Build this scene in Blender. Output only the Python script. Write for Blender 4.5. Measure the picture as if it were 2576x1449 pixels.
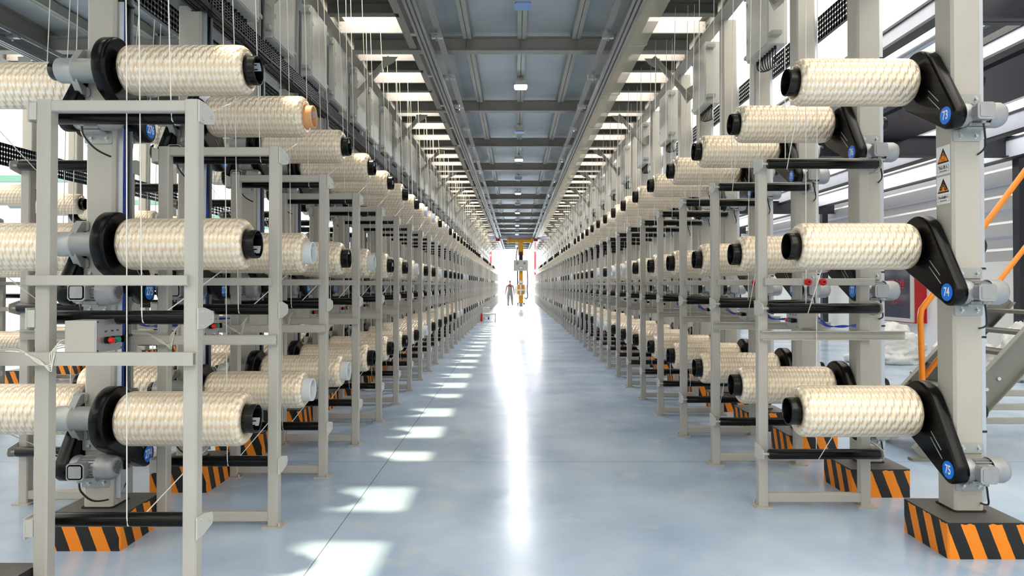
import bpy, math, random
from mathutils import Vector, Matrix, noise
PI = math.pi
sc = bpy.context.scene
for o in list(bpy.data.objects): bpy.data.objects.remove(o)
random.seed(7)
# ------------------------------------------------------------ camera, world, lights, exposure
EYE, F = 1.51, 1720.0
cam = bpy.data.cameras.new('camera'); cam_o = bpy.data.objects.new('camera', cam)
sc.collection.objects.link(cam_o); sc.camera = cam_o
cam.sensor_width = 36; cam.lens = F*36/2576
TILT = math.radians(.7)
cam_o.location = (0, 0, EYE); cam_o.rotation_euler = (PI/2 + TILT, 0, 0)
cam.shift_x = -9/2576; cam.shift_y = (-7.5 - F*math.tan(TILT))/2576
cam.clip_end = 300
w = bpy.data.worlds.new('world'); sc.world = w; w.use_nodes = True
bgn = w.node_tree.nodes['Background']
bgn.inputs[0].default_value = (.965, .965, 1, 1); bgn.inputs[1].default_value = 2.1
def light(name, kind, loc, rot, energy, col=(1, 1, 1), **kw):
    l = bpy.data.lights.new(name, kind); l.energy = energy; l.color = col
    for k, v in kw.items(): setattr(l, k, v)
    o = bpy.data.objects.new(name, l); sc.collection.objects.link(o)
    o.location = loc; o.rotation_euler = rot; return o
light('sun', 'SUN', (0, 0, 20), Vector((.147, -.09, -1)).to_track_quat('-Z', 'Y').to_euler(), 6.5, (1, .89, .56), angle=math.radians(1.7))
# added soft fill behind the camera; area light for daylight at the far end
light('front_fill', 'AREA', (.1, -6.5, 3.0), (math.radians(84), 0, 0), 60, (.96, .98, 1), shape='RECTANGLE', size=9, size_y=4.2)
light('end_daylight', 'AREA', (.1, 70, 6.35), (math.radians(-72), 0, 0), 12000, (1, 1, 1), shape='RECTANGLE', size=14, size_y=2.6)
vs = sc.view_settings
vs.view_transform = 'Standard'; vs.look = 'None'; vs.exposure = .42; vs.gamma = 1; vs.use_curve_mapping = False

# ------------------------------------------------------------ materials
def lin(c):
    return tuple(((v/255)/12.92 if v/255 <= .04045 else ((v/255+.055)/1.055)**2.4) for v in c)
def mat(name, rgb, rough=.5, metal=0, var=.0, scale=6, bump=0, spec=.5, coat=0, alpha=1, emit=0, trans=0):
    m = bpy.data.materials.new(name); m.use_nodes = True; nt = m.node_tree; b = nt.nodes['Principled BSDF']
    c = lin(rgb); b.inputs['Base Color'].default_value = (*c, 1)
    b.inputs['Roughness'].default_value = rough; b.inputs['Metallic'].default_value = metal
    b.inputs['Specular IOR Level'].default_value = spec; b.inputs['Coat Weight'].default_value = coat
    b.inputs['Alpha'].default_value = alpha; b.inputs['Transmission Weight'].default_value = trans
    if emit:
        b.inputs['Emission Color'].default_value = (*c, 1); b.inputs['Emission Strength'].default_value = emit
    if var or bump:
        tc = nt.nodes.new('ShaderNodeTexCoord'); n = nt.nodes.new('ShaderNodeTexNoise')
        n.inputs['Scale'].default_value = scale; n.inputs['Detail'].default_value = 5
        nt.links.new(tc.outputs['Object'], n.inputs['Vector'])
        if var:
            r = nt.nodes.new('ShaderNodeValToRGB'); r.color_ramp.elements[0].position = .3; r.color_ramp.elements[1].position = .7
            r.color_ramp.elements[0].color = (*[v*(1-var) for v in c], 1); r.color_ramp.elements[1].color = (*[min(1, v*(1+var*.6)) for v in c], 1)
            nt.links.new(n.outputs['Fac'], r.inputs[0]); nt.links.new(r.outputs[0], b.inputs['Base Color'])
        if bump:
            bp = nt.nodes.new('ShaderNodeBump'); bp.inputs['Strength'].default_value = bump; bp.inputs['Distance'].default_value = .01
            nt.links.new(n.outputs['Fac'], bp.inputs['Height']); nt.links.new(bp.outputs[0], b.inputs['Normal'])
    return m
M = {}
M['paint'] = mat('warm_grey_paint', (183, 180, 173), .40, var=.06, scale=3)
M['column'] = mat('column_paint', (181, 177, 168), .42, var=.05, scale=2.5)
M['cabinet'] = mat('cabinet_paint', (200, 200, 194), .4, var=.03, scale=2)
M['rubber'] = mat('black_roller', (7, 7, 8), .25, spec=.22)
M['cover'] = mat('black_cover', (4, 4, 6), .24, spec=.22)
M['core_black'] = mat('black_core', (9, 10, 12), .22, spec=.35)
M['core_white'] = mat('white_core', (222, 228, 234), .35)
M['core_orange'] = mat('orange_core', (238, 176, 120), .45)
M['cast'] = mat('cast_grey', (168, 172, 170), .38, metal=.25, var=.06, scale=9)
M['motor'] = mat('motor_aluminium', (160, 162, 164), .42, metal=.45, var=.08, scale=20)
M['dark'] = mat('dark_hole', (20, 22, 25), .7)
M['zinc'] = mat('zinc_plate', (196, 200, 204), .3, metal=.8)
M['cable'] = mat('black_cable', (16, 17, 20), .4)
M['blue_tube'] = mat('blue_air_tube', (20, 66, 178), .3)
M['clear_tube'] = mat('milky_air_tube', (224, 222, 206), .3)
M['sticker_blue'] = mat('blue_number_plate', (16, 122, 232), .4)
M['white'] = mat('white_print', (240, 242, 245), .5)
M['black'] = mat('black_print', (12, 12, 14), .5)
M['sign_orange'] = mat('warning_orange', (242, 140, 20), .5)
M['paper'] = mat('paper_label', (214, 218, 224), .6)
M['red_button'] = mat('red_button', (214, 28, 24), .35)
M['green_button'] = mat('green_button', (16, 128, 104), .35)
M['red'] = mat('red_paint', (176, 14, 26), .35)
M['yarn_line'] = mat('yarn_strand', (240, 238, 230), .5)
M['ceil_plate'] = mat('blue_grey_ceiling_plate', (190, 199, 204), .35, var=.12, scale=1.3)
M['beam'] = mat('grey_steel_beam', (160, 157, 150), .45, var=.06, scale=2)
M['joist'] = mat('dark_joist', (122, 123, 117), .5, var=.05)
M['board'] = mat('pale_slat', (236, 226, 220), .5, var=.03)
M['channel'] = mat('light_channel', (176, 176, 168), .4, var=.05)
M['rail'] = mat('aluminium_rail', (150, 155, 160), .33, metal=.5)
M['tray'] = mat('perforated_tray', (84, 90, 98), .4, metal=.3)
M['dark_steel'] = mat('dark_blue_steel', (34, 37, 46), .4, var=.1)
M['purlin'] = mat('pale_purlin', (206, 212, 232), .4, var=.04)
M['orange'] = mat('orange_handrail', (232, 134, 16), .35)
M['yellow'] = mat('yellow_robot', (240, 168, 24), .35)
M['sack'] = mat('woven_sack', (226, 228, 228), .6, var=.06, scale=5, bump=.3)
M['white_wall'] = mat('white_wall', (240, 242, 244), .6)
M['uniform'] = mat('grey_uniform', (150, 150, 148), .8, var=.08, scale=12)
M['skin'] = mat('skin', (170, 120, 95), .55)
M['mint'] = mat('mint_steel', (126, 176, 160), .45)
M['duct'] = mat('galvanised_duct', (190, 196, 204), .3, metal=.6)
M['band'] = mat('clear_guard_strip', (190, 188, 170), .12, alpha=.55)
M['glass'] = mat('cabinet_glass', (60, 62, 84), .08, spec=.6)
M['lamp_on'] = mat('lamp_lit', (225, 240, 255), .4, emit=12)
M['lamp_off'] = mat('lamp_lens', (120, 160, 225), .3)

def yarn_mat():
    m = bpy.data.materials.new('wound_yarn'); m.use_nodes = True; nt = m.node_tree; N = nt.nodes; L = nt.links
    b = N['Principled BSDF']
    tc = N.new('ShaderNodeTexCoord'); sp = N.new('ShaderNodeSeparateXYZ'); L.new(tc.outputs['Object'], sp.inputs[0])
    def mth(op, a, c=None, d=None):
        n = N.new('ShaderNodeMath'); n.operation = op
        for i, v in enumerate((a, c, d)):
            if v is None: continue
            if isinstance(v, (int, float)): n.inputs[i].default_value = v
            else: L.new(v, n.inputs[i])
        return n.outputs[0]
    th = mth('ARCTAN2', sp.outputs['Y'], sp.outputs['Z'])
    nz = N.new('ShaderNodeTexNoise'); nz.inputs['Scale'].default_value = 7; nz.inputs['Detail'].default_value = 2
    L.new(tc.outputs['Object'], nz.inputs['Vector'])
    jit = mth('MULTIPLY', nz.outputs['Fac'], .8)
    kx = mth('MULTIPLY', sp.outputs['X'], PI*2/.048)
    t7 = mth('MULTIPLY', th, 10)
    A = mth('SINE', mth('ADD', mth('ADD', kx, t7), jit)); B = mth('SINE', mth('SUBTRACT', mth('ADD', kx, jit), t7))
    prod = mth('MULTIPLY', A, B)
    fac = N.new('ShaderNodeMapRange'); fac.interpolation_type = 'SMOOTHSTEP'
    L.new(mth('ADD', prod, mth('MULTIPLY', A, .15)), fac.inputs[0]); fac.inputs[1].default_value = -.5; fac.inputs[2].default_value = .6
    # fine fibres along each winding
    fib = mth('SINE', mth('ADD', mth('MULTIPLY', sp.outputs['X'], 2600), mth('MULTIPLY', th, 10)))
    cr = N.new('ShaderNodeMix'); cr.data_type = 'RGBA'
    cr.inputs[6].default_value = (*lin((237, 214, 182)), 1); cr.inputs[7].default_value = (*lin((255, 245, 228)), 1)  # two tones paint in the sheen that differs between crossed windings
    L.new(fac.outputs[0], cr.inputs[0]); L.new(cr.outputs[2], b.inputs['Base Color'])
    hA = mth('MULTIPLY', mth('ADD', A, 0), fac.outputs[0]); hB = mth('MULTIPLY', B, mth('SUBTRACT', 1, fac.outputs[0]))
    h = mth('ADD', mth('ADD', hA, hB), mth('MULTIPLY', fib, .05))
    bp = N.new('ShaderNodeBump'); bp.inputs['Strength'].default_value = .7; bp.inputs['Distance'].default_value = .0026
    L.new(h, bp.inputs['Height']); L.new(bp.outputs[0], b.inputs['Normal'])
    b.inputs['Roughness'].default_value = .34; b.inputs['Metallic'].default_value = .45
    b.inputs['Anisotropic'].default_value = .75
    tg = N.new('ShaderNodeTangent'); tg.direction_type = 'RADIAL'; tg.axis = 'X'; L.new(tg.outputs[0], b.inputs['Tangent'])
    ro = N.new('ShaderNodeMapRange'); L.new(fac.outputs[0], ro.inputs[0]); ro.inputs[3].default_value = .455; ro.inputs[4].default_value = .545
    L.new(ro.outputs[0], b.inputs['Anisotropic Rotation'])
    b.inputs['Specular IOR Level'].default_value = .6
    b.inputs['Subsurface Weight'].default_value = 0
    return m
M['yarn'] = yarn_mat()

def stripe_mat():
    m = bpy.data.materials.new('hazard_stripes'); m.use_nodes = True; nt = m.node_tree; N = nt.nodes; L = nt.links
    b = N['Principled BSDF']; b.inputs['Roughness'].default_value = .45
    tc = N.new('ShaderNodeTexCoord'); sp = N.new('ShaderNodeSeparateXYZ'); L.new(tc.outputs['Object'], sp.inputs[0])
    sn = N.new('ShaderNodeSeparateXYZ'); L.new(tc.outputs['Normal'], sn.inputs[0])
    def mth(op, a, c=None):
        n = N.new('ShaderNodeMath'); n.operation = op
        for i, v in enumerate((a, c)):
            if v is None: continue
            if isinstance(v, (int, float)): n.inputs[i].default_value = v
            else: L.new(v, n.inputs[i])
        return n.outputs[0]
    nz = N.new('ShaderNodeTexNoise'); nz.inputs['Scale'].default_value = 30; L.new(tc.outputs['Object'], nz.inputs['Vector'])
    xs = mth('MULTIPLY', sp.outputs['X'], mth('SUBTRACT', 0, mth('SIGN', sn.outputs['Y'])))
    isx = mth('GREATER_THAN', mth('ABSOLUTE', sn.outputs['X']), .6)
    u0 = mth('SUBTRACT', mth('ADD', sp.outputs['X'], .43*0), sp.outputs['Y'])
    u1 = mth('ADD', sp.outputs['X'], sp.outputs['Y'])
    right = mth('GREATER_THAN', sn.outputs['X'], .6)
    u = mth('ADD', mth('MULTIPLY', u0, mth('SUBTRACT', 1, right)), mth('MULTIPLY', u1, right))
    u = mth('ADD', u, mth('MULTIPLY', sp.outputs['Z'], .38)); u = mth('ADD', u, mth('MULTIPLY', nz.outputs['Fac'], .005))
    s = mth('GREATER_THAN', mth('FRACT', mth('DIVIDE', mth('ADD', u, 4.03), .152)), .5)
    side = mth('LESS_THAN', sn.outputs['Z'], .5)
    edge = mth('LESS_THAN', mth('ADD', sp.outputs['Z'], mth('MULTIPLY', nz.outputs['Fac'], .03)), .207)
    s = mth('MULTIPLY', mth('MULTIPLY', s, side), edge)
    cr = N.new('ShaderNodeMix'); cr.data_type = 'RGBA'; cr.inputs[7].default_value = (*lin((238, 136, 8)), 1)
    cm = N.new('ShaderNodeMix'); cm.data_type = 'RGBA'; cm.inputs[6].default_value = (*lin((84, 84, 82)), 1); cm.inputs[7].default_value = (*lin((17, 16, 18)), 1)
    L.new(side, cm.inputs[0]); L.new(cm.outputs[2], cr.inputs[6]); L.new(s, cr.inputs[0]); L.new(cr.outputs[2], b.inputs['Base Color'])
    bp = N.new('ShaderNodeBump'); bp.inputs['Strength'].default_value = .25; bp.inputs['Distance'].default_value = .01
    L.new(nz.outputs['Fac'], bp.inputs['Height']); L.new(bp.outputs[0], b.inputs['Normal'])
    return m
M['stripes'] = stripe_mat()

def floor_mat():
    m = bpy.data.materials.new('epoxy_floor'); m.use_nodes = True; nt = m.node_tree; N = nt.nodes; L = nt.links
    b = N['Principled BSDF']
    tc = N.new('ShaderNodeTexCoord'); sp = N.new('ShaderNodeSeparateXYZ'); L.new(tc.outputs['Object'], sp.inputs[0])
    def mth(op, a, c=None):
        n = N.new('ShaderNodeMath'); n.operation = op
        for i, v in enumerate((a, c)):
            if v is None: continue
            if isinstance(v, (int, float)): n.inputs[i].default_value = v
            else: L.new(v, n.inputs[i])
        return n.outputs[0]
    def nz(s, d=4):
        n = N.new('ShaderNodeTexNoise'); n.inputs['Scale'].default_value = s; n.inputs['Detail'].default_value = d
        L.new(tc.outputs['Object'], n.inputs['Vector']); return n.outputs['Fac']
    r = N.new('ShaderNodeValToRGB'); e = r.color_ramp.elements
    e[0].position = .34; e[0].color = (*lin((152, 175, 202)), 1); e[1].position = .68; e[1].color = (*lin((190, 208, 229)), 1)
    L.new(nz(.9, 6), r.inputs[0])
    # pale scuffs
    sc2 = N.new('ShaderNodeMapRange'); L.new(nz(2.6, 8), sc2.inputs[0]); sc2.inputs[1].default_value = .58; sc2.inputs[2].default_value = .72; sc2.inputs[4].default_value = .5
    mx = N.new('ShaderNodeMix'); mx.data_type = 'RGBA'; mx.inputs[7].default_value = (*lin((206, 208, 206)), 1)
    L.new(sc2.outputs[0], mx.inputs[0]); L.new(r.outputs[0], mx.inputs[6])
    jx = mth('LESS_THAN', mth('ABSOLUTE', mth('ADD', sp.outputs['X'], 1.10)), .0035)
    fy = mth('ABSOLUTE', mth('SUBTRACT', mth('FRACT', mth('DIVIDE', mth('SUBTRACT', sp.outputs['Y'], 5.86), 4.4)), .5))
    jy = mth('GREATER_THAN', fy, .4992)
    jj = mth('MAXIMUM', jx, jy)
    m2 = N.new('ShaderNodeMix'); m2.data_type = 'RGBA'; m2.inputs[7].default_value = (*lin((86, 92, 98)), 1)
    L.new(mth('MULTIPLY', jj, .8), m2.inputs[0]); L.new(mx.outputs[2], m2.inputs[6]); L.new(m2.outputs[2], b.inputs['Base Color'])
    rr = N.new('ShaderNodeMapRange'); L.new(nz(1.7, 5), rr.inputs[0]); rr.inputs[3].default_value = .14; rr.inputs[4].default_value = .31
    L.new(rr.outputs[0], b.inputs['Roughness']); b.inputs['Specular IOR Level'].default_value = .55
    bp = N.new('ShaderNodeBump'); bp.inputs['Strength'].default_value = .09; bp.inputs['Distance'].default_value = .02
    L.new(nz(3.5, 2), bp.inputs['Height']); L.new(bp.outputs[0], b.inputs['Normal'])
    return m
M['floor'] = floor_mat()

def ribbed_mat():
    m = mat('ribbed_wall_sheet', (196, 198, 204), .28, metal=.35); nt = m.node_tree; b = nt.nodes['Principled BSDF']
    return m
M['ribbed'] = ribbed_mat()

# ------------------------------------------------------------ mesh builder
class MB:
    def __init__(s): s.v = []; s.f = []; s.sm = []
    def add(s, vs, fs, smooth=False):
        k = len(s.v); s.v += [tuple(v) for v in vs]
        s.f += [tuple(i+k for i in f) for f in fs]; s.sm += [smooth]*len(fs); return s
    def box(s, x0, x1, y0, y1, z0, z1):
        vs = [(x, y, z) for x in (x0, x1) for y in (y0, y1) for z in (z0, z1)]
        return s.add(vs, [(0, 1, 3, 2), (4, 6, 7, 5), (0, 4, 5, 1), (2, 3, 7, 6), (0, 2, 6, 4), (1, 5, 7, 3)])
    def cbox(s, x0, x1, y0, y1, z0, z1, ax=2, c=.01):
        """box whose four edges along axis ax are chamfered"""
        lo = [x0, y0, z0]; hi = [x1, y1, z1]; a, b = [i for i in range(3) if i != ax]
        P = [(lo[a]+c, lo[b]), (hi[a]-c, lo[b]), (hi[a], lo[b]+c), (hi[a], hi[b]-c), (hi[a]-c, hi[b]), (lo[a]+c, hi[b]), (lo[a], hi[b]-c), (lo[a], lo[b]+c)]
        return s.prism(P, ax, lo[ax], hi[ax])
    def prism(s, P, ax, t0, t1, bevel=0):
        a, b = [i for i in range(3) if i != ax]
        def pt(p, t, k=0):
            v = [0, 0, 0]; v[a] = p[0]; v[b] = p[1]; v[ax] = t; return tuple(v)
        n = len(P)
        area = sum(P[i][0]*P[(i+1) % n][1]-P[(i+1) % n][0]*P[i][1] for i in range(n))
        if area < 0: P = P[::-1]
        flip = (ax == 1)
        rings = [(t0, P), (t1, P)]
        if bevel:
            cx = sum(p[0] for p in P)/n; cy = sum(p[1] for p in P)/n
            def inset(d):
                out = []
                for i in range(n):
                    p0, p1, p2 = P[i-1], P[i], P[(i+1) % n]
                    e1 = Vector((p1[0]-p0[0], p1[1]-p0[1])); e2 = Vector((p2[0]-p1[0], p2[1]-p1[1]))
                    n1 = Vector((-e1.y, e1.x)).normalized(); n2 = Vector((-e2.y, e2.x)).normalized()
                    nn = (n1+n2).normalized(); out.append((p1[0]+nn.x*d, p1[1]+nn.y*d))
                return out
            rings = [(t0, inset(bevel)), (t0+bevel*.4, inset(bevel*.35)), (t0+bevel, P), (t1-bevel, P), (t1-bevel*.4, inset(bevel*.35)), (t1, inset(bevel))]
        vs = []; fs = []
        for t, R in rings: vs += [pt(p, t) for p in R]
        for k in range(len(rings)-1):
            for i in range(n):
                j = (i+1) % n; q = (k*n+i, k*n+j, (k+1)*n+j, (k+1)*n+i)
                fs.append(q[::-1] if flip else q)
        s.add(vs, fs, smooth=bool(bevel))
        c0 = [pt(p, rings[0][0]) for p in rings[0][1]]; c1 = [pt(p, rings[-1][0]) for p in rings[-1][1]]
        f0 = tuple(range(n))[::-1]; f1 = tuple(range(n))
        s.add(c0, [f0[::-1] if flip else f0]); s.add(c1, [f1[::-1] if flip else f1]); return s
    def lathe(s, prof, ax=0, c=(0, 0, 0), seg=24, smooth=True, sharp=()):
        """prof: (t, r) along axis; sharp: indexes where the surface creases"""
        a, b = {0: (1, 2), 1: (2, 0), 2: (0, 1)}[ax]
        groups = []; cur = [prof[0]]
        for i in range(1, len(prof)):
            cur.append(prof[i])
            if i in sharp and i < len(prof)-1: groups.append(cur); cur = [prof[i]]
        groups.append(cur)
        for g in groups:
            vs = []; fs = []
            for t, r in g:
                for k in range(seg):
                    th = 2*PI*k/seg; v = [0, 0, 0]; v[ax] = c[ax]+t; v[a] = c[a]+r*math.cos(th); v[b] = c[b]+r*math.sin(th); vs.append(v)
            for k in range(len(g)-1):
                for i in range(seg):
                    j = (i+1) % seg; fs.append((k*seg+i, k*seg+j, (k+1)*seg+j, (k+1)*seg+i))
            s.add(vs, fs, smooth)
        return s
    def cyl(s, p0, p1, r, seg=12, r1=None, caps=True):
        p0 = Vector(p0); p1 = Vector(p1); d = (p1-p0).normalized(); r1 = r if r1 is None else r1
        u = d.orthogonal().normalized(); w_ = d.cross(u)
        A = [p0+(u*math.cos(2*PI*k/seg)+w_*math.sin(2*PI*k/seg))*r for k in range(seg)]
        B = [p1+(u*math.cos(2*PI*k/seg)+w_*math.sin(2*PI*k/seg))*r1 for k in range(seg)]
        s.add(A+B, [(i, (i+1) % seg, seg+(i+1) % seg, seg+i) for i in range(seg)], seg > 6)
        if caps:
            s.add(A, [tuple(range(seg))[::-1]]); s.add(B, [tuple(range(seg))])
        return s
    def tube(s, pts, r, seg=6):
        pts = [Vector(p) for p in pts]; n = len(pts); vs = []; u = None
        for i, p in enumerate(pts):
            d = (pts[min(i+1, n-1)]-pts[max(i-1, 0)]).normalized()
            if u is None: u = d.orthogonal().normalized()
            u = (u-d*u.dot(d))
            u = u.normalized() if u.length > 1e-5 else d.orthogonal().normalized()
            w_ = d.cross(u)
            vs += [p+(u*math.cos(2*PI*k/seg)+w_*math.sin(2*PI*k/seg))*r for k in range(seg)]
        fs = [(i*seg+k, i*seg+(k+1) % seg, (i+1)*seg+(k+1) % seg, (i+1)*seg+k) for i in range(n-1) for k in range(seg)]
        fs += [tuple(range(seg))[::-1], tuple((n-1)*seg+k for k in range(seg))]
        return s.add(vs, fs, True)
    def disc(s, c, r, ax, sign=1, seg=24):
        a, b = {0: (1, 2), 1: (2, 0), 2: (0, 1)}[ax]; vs = []
        for k in range(seg):
            v = list(c); th = 2*PI*k/seg*sign; v[a] += r*math.cos(th); v[b] += r*math.sin(th); vs.append(v)
        return s.add(vs, [tuple(range(seg))])
    def iadd(s, o, T=None):
        vs = o.v if T is None else [tuple(T @ Vector(v)) for v in o.v]
        k = len(s.v); s.v += vs; s.f += [tuple(i+k for i in f) for f in o.f]; s.sm += o.sm; return s
    def mesh(s, name, m):
        me = bpy.data.meshes.new(name); me.from_pydata(s.v, [], s.f)
        me.polygons.foreach_set('use_smooth', s.sm); me.materials.append(m); me.update(); return me
def arc(p0, p1, sag, n=10, side=(0, 0, -1)):
    p0 = Vector(p0); p1 = Vector(p1); side = Vector(side)
    return [p0.lerp(p1, t/n)+side*sag*math.sin(PI*t/n) for t in range(n+1)]
def smooth_path(P, n=6):
    P = [Vector(p) for p in P]; out = []
    for i in range(len(P)-1):
        a = P[max(i-1, 0)]; b = P[i]; c = P[i+1]; d = P[min(i+2, len(P)-1)]
        for k in range(n):
            t = k/n; out.append(.5*((2*b)+(c-a)*t+(2*a-5*b+4*c-d)*t*t+(3*b-a-3*c+d)*t**3))
    out.append(P[-1]); return out
def pw(px, py, Z): return Vector(((px-1297)*Z/F, Z, EYE-(py-717)*Z/F))

C = sc.collection
def link(name, me, parent=None, loc=(0, 0, 0), rz=0, label=None):
    o = bpy.data.objects.new(name, me); C.objects.link(o); o.location = loc; o.rotation_euler = (0, 0, rz)
    if parent: o.parent = parent
    if label: o['label'] = label
    return o
def tag(o, label, cat, group=None, kind=None):
    if label: o['label'] = label
    if cat: o['category'] = cat
    if group: o['group'] = group
    if kind: o['kind'] = kind
    return o
def struct(name, mb, m):
    o = link(name, mb.mesh(name, m)); o['kind'] = 'structure'; return o
class Kit:
    """the parts of one kind of thing, each a mesh; spawn() makes one thing with its own part objects, solo() the same thing as one mesh"""
    def __init__(s): s.parts = []; s._solo = None
    def part(s, name, mb, m, parent=None, label=None):
        s.parts.append([name, mb, m, parent, label, None]); return len(s.parts)-1
    def spawn(s, name, loc, rz=0, swap=None):
        root = link(name, None, None, loc, rz); objs = []
        for i, p in enumerate(s.parts):
            if p[5] is None: p[5] = p[1].mesh(p[0], M[p[2]])
            me = p[5]
            if swap and i in swap: me = swap[i]
            objs.append(link(p[0], me, root if p[3] is None else objs[p[3]], label=p[4]))
        root['_parts'] = len(objs); del root['_parts']
        s.last = objs; return root
    def solo(s, name, loc, rz=0):
        if s._solo is None:
            mb = MB(); idx = []; ms = []
            for p in s.parts:
                if p[2] not in ms: ms.append(p[2])
                mb.iadd(p[1]); idx += [ms.index(p[2])]*len(p[1].f)
            me = mb.mesh(name, M[ms[0]])
            for m in ms[1:]: me.materials.append(M[m])
            me.polygons.foreach_set('material_index', idx); s._solo = me
        return link(name, s._solo, None, loc, rz)
ONES = ['', 'first', 'second', 'third', 'fourth', 'fifth', 'sixth', 'seventh', 'eighth', 'ninth', 'tenth', 'eleventh', 'twelfth', 'thirteenth', 'fourteenth', 'fifteenth', 'sixteenth', 'seventeenth', 'eighteenth', 'nineteenth']
TENS = {20: ('twentieth', 'twenty'), 30: ('thirtieth', 'thirty'), 40: ('fortieth', 'forty'), 50: ('fiftieth', 'fifty'), 60: ('sixtieth', 'sixty'), 70: ('seventieth', 'seventy'), 80: ('eightieth', 'eighty'), 90: ('ninetieth', 'ninety'), 100: ('hundredth', 'hundred'), 110: ('hundred-tenth', 'hundred-ten')}
def nth(k):
    if k < 20: return ONES[k]
    t, u = k//10*10, k % 10
    return TENS[t][0] if u == 0 else TENS[t][1]+'-'+ONES[u]
_tx = {}
def text_mesh(s, size, m, sx=1.0, spacing=1.0):
    key = (s, size, m, sx)
    if key in _tx: return _tx[key]
    cu = bpy.data.curves.new('text', 'FONT'); cu.body = s; cu.size = size; cu.align_x = 'CENTER'; cu.align_y = 'CENTER'; cu.extrude = .0006
    cu.space_character = spacing; cu.offset = size*.012
    ob = bpy.data.objects.new('text', cu); C.objects.link(ob)
    dg = bpy.context.evaluated_depsgraph_get(); me = bpy.data.meshes.new_from_object(ob.evaluated_get(dg))
    bpy.data.objects.remove(ob); me.materials.clear(); me.materials.append(M[m])
    for v in me.vertices: v.co.x *= sx
    _tx[key] = me; return me

# ------------------------------------------------------------ the rows (positions of the repeated units)
S = 1.092
NEND = 52
LX, LZ = -2.455, 4.115      # left column line, first column
RX, RZ = 2.625, 4.05        # right column line
AX, AZ = LX-5.125, LZ       # next aisle's far row
LEVELS = (.738, 1.747, 2.757)
TIER = ('bottom', 'middle', 'top')
TOPZ = 4.76
HC = 3.25
YEND = 66.0

# ------------------------------------------------------------ the building
def floor():
    mb = MB().box(-14, 9.3, -8, 76, -.2, 0); o = struct('floor', mb, M['floor'])
floor()
P = [(9.3, 1.95)]
z = 1.95
while z < 5.5:
    P += [(9.1, z), (9.1, z+.20), (9.14, z+.25), (9.14, z+.42), (9.1, z+.47)]; z += .5
P += [(9.1, 5.6), (9.3, 5.6)]
struct('wall_right', MB().prism(P, 1, -8, 76), M['ribbed'])
struct('trim_2', MB().box(9.08, 9.3, -8, 76, 0, 1.95), M['white_wall'])
struct('wall_left', MB().box(-14, -13.8, -8, 76, 0, 9), M['white_wall'])
struct('wall_back', MB().box(-14, -3.2, 75.8, 76, 0, 9).box(3.2, 9.3, 75.8, 76, 0, 9).box(-3.2, 3.2, 75.8, 76, 0, 9), M['white_wall'])

m = bpy.data.materials.new('translucent_roof'); m.use_nodes = True; nt = m.node_tree; nt.nodes.remove(nt.nodes['Principled BSDF'])
t_ = nt.nodes.new('ShaderNodeBsdfTranslucent'); t_.inputs[0].default_value = (.88, .87, .89, 1); d_ = nt.nodes.new('ShaderNodeBsdfDiffuse'); d_.inputs[0].default_value = (.8, .8, .8, 1)
mx_ = nt.nodes.new('ShaderNodeMixShader'); mx_.inputs[0].default_value = .15; nt.links.new(t_.outputs[0], mx_.inputs[1]); nt.links.new(d_.outputs[0], mx_.inputs[2])
nt.links.new(mx_.outputs[0], nt.nodes['Material Output'].inputs[0]); M['roof'] = m
mb = MB()
for x0, x1 in ((-14, -2.3), (-1.3, 9.3)): mb.add([(x0, -8, 7.3), (x1, -8, 7.3), (x1, 72, 7.3), (x0, 72, 7.3)], [(0, 1, 2, 3)])  # gap between the sheets is shaped to drop sun patches on the floor
struct('ceiling_roof', mb, M['roof'])
struct('wall_front', MB().box(-14, 9.3, -8.2, -8, 0, 7.3), M['beam'])
struct('trim_1', MB().box(9.1, 9.3, -8, 76, 5.6, 7.3), M['white_wall'])

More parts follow.
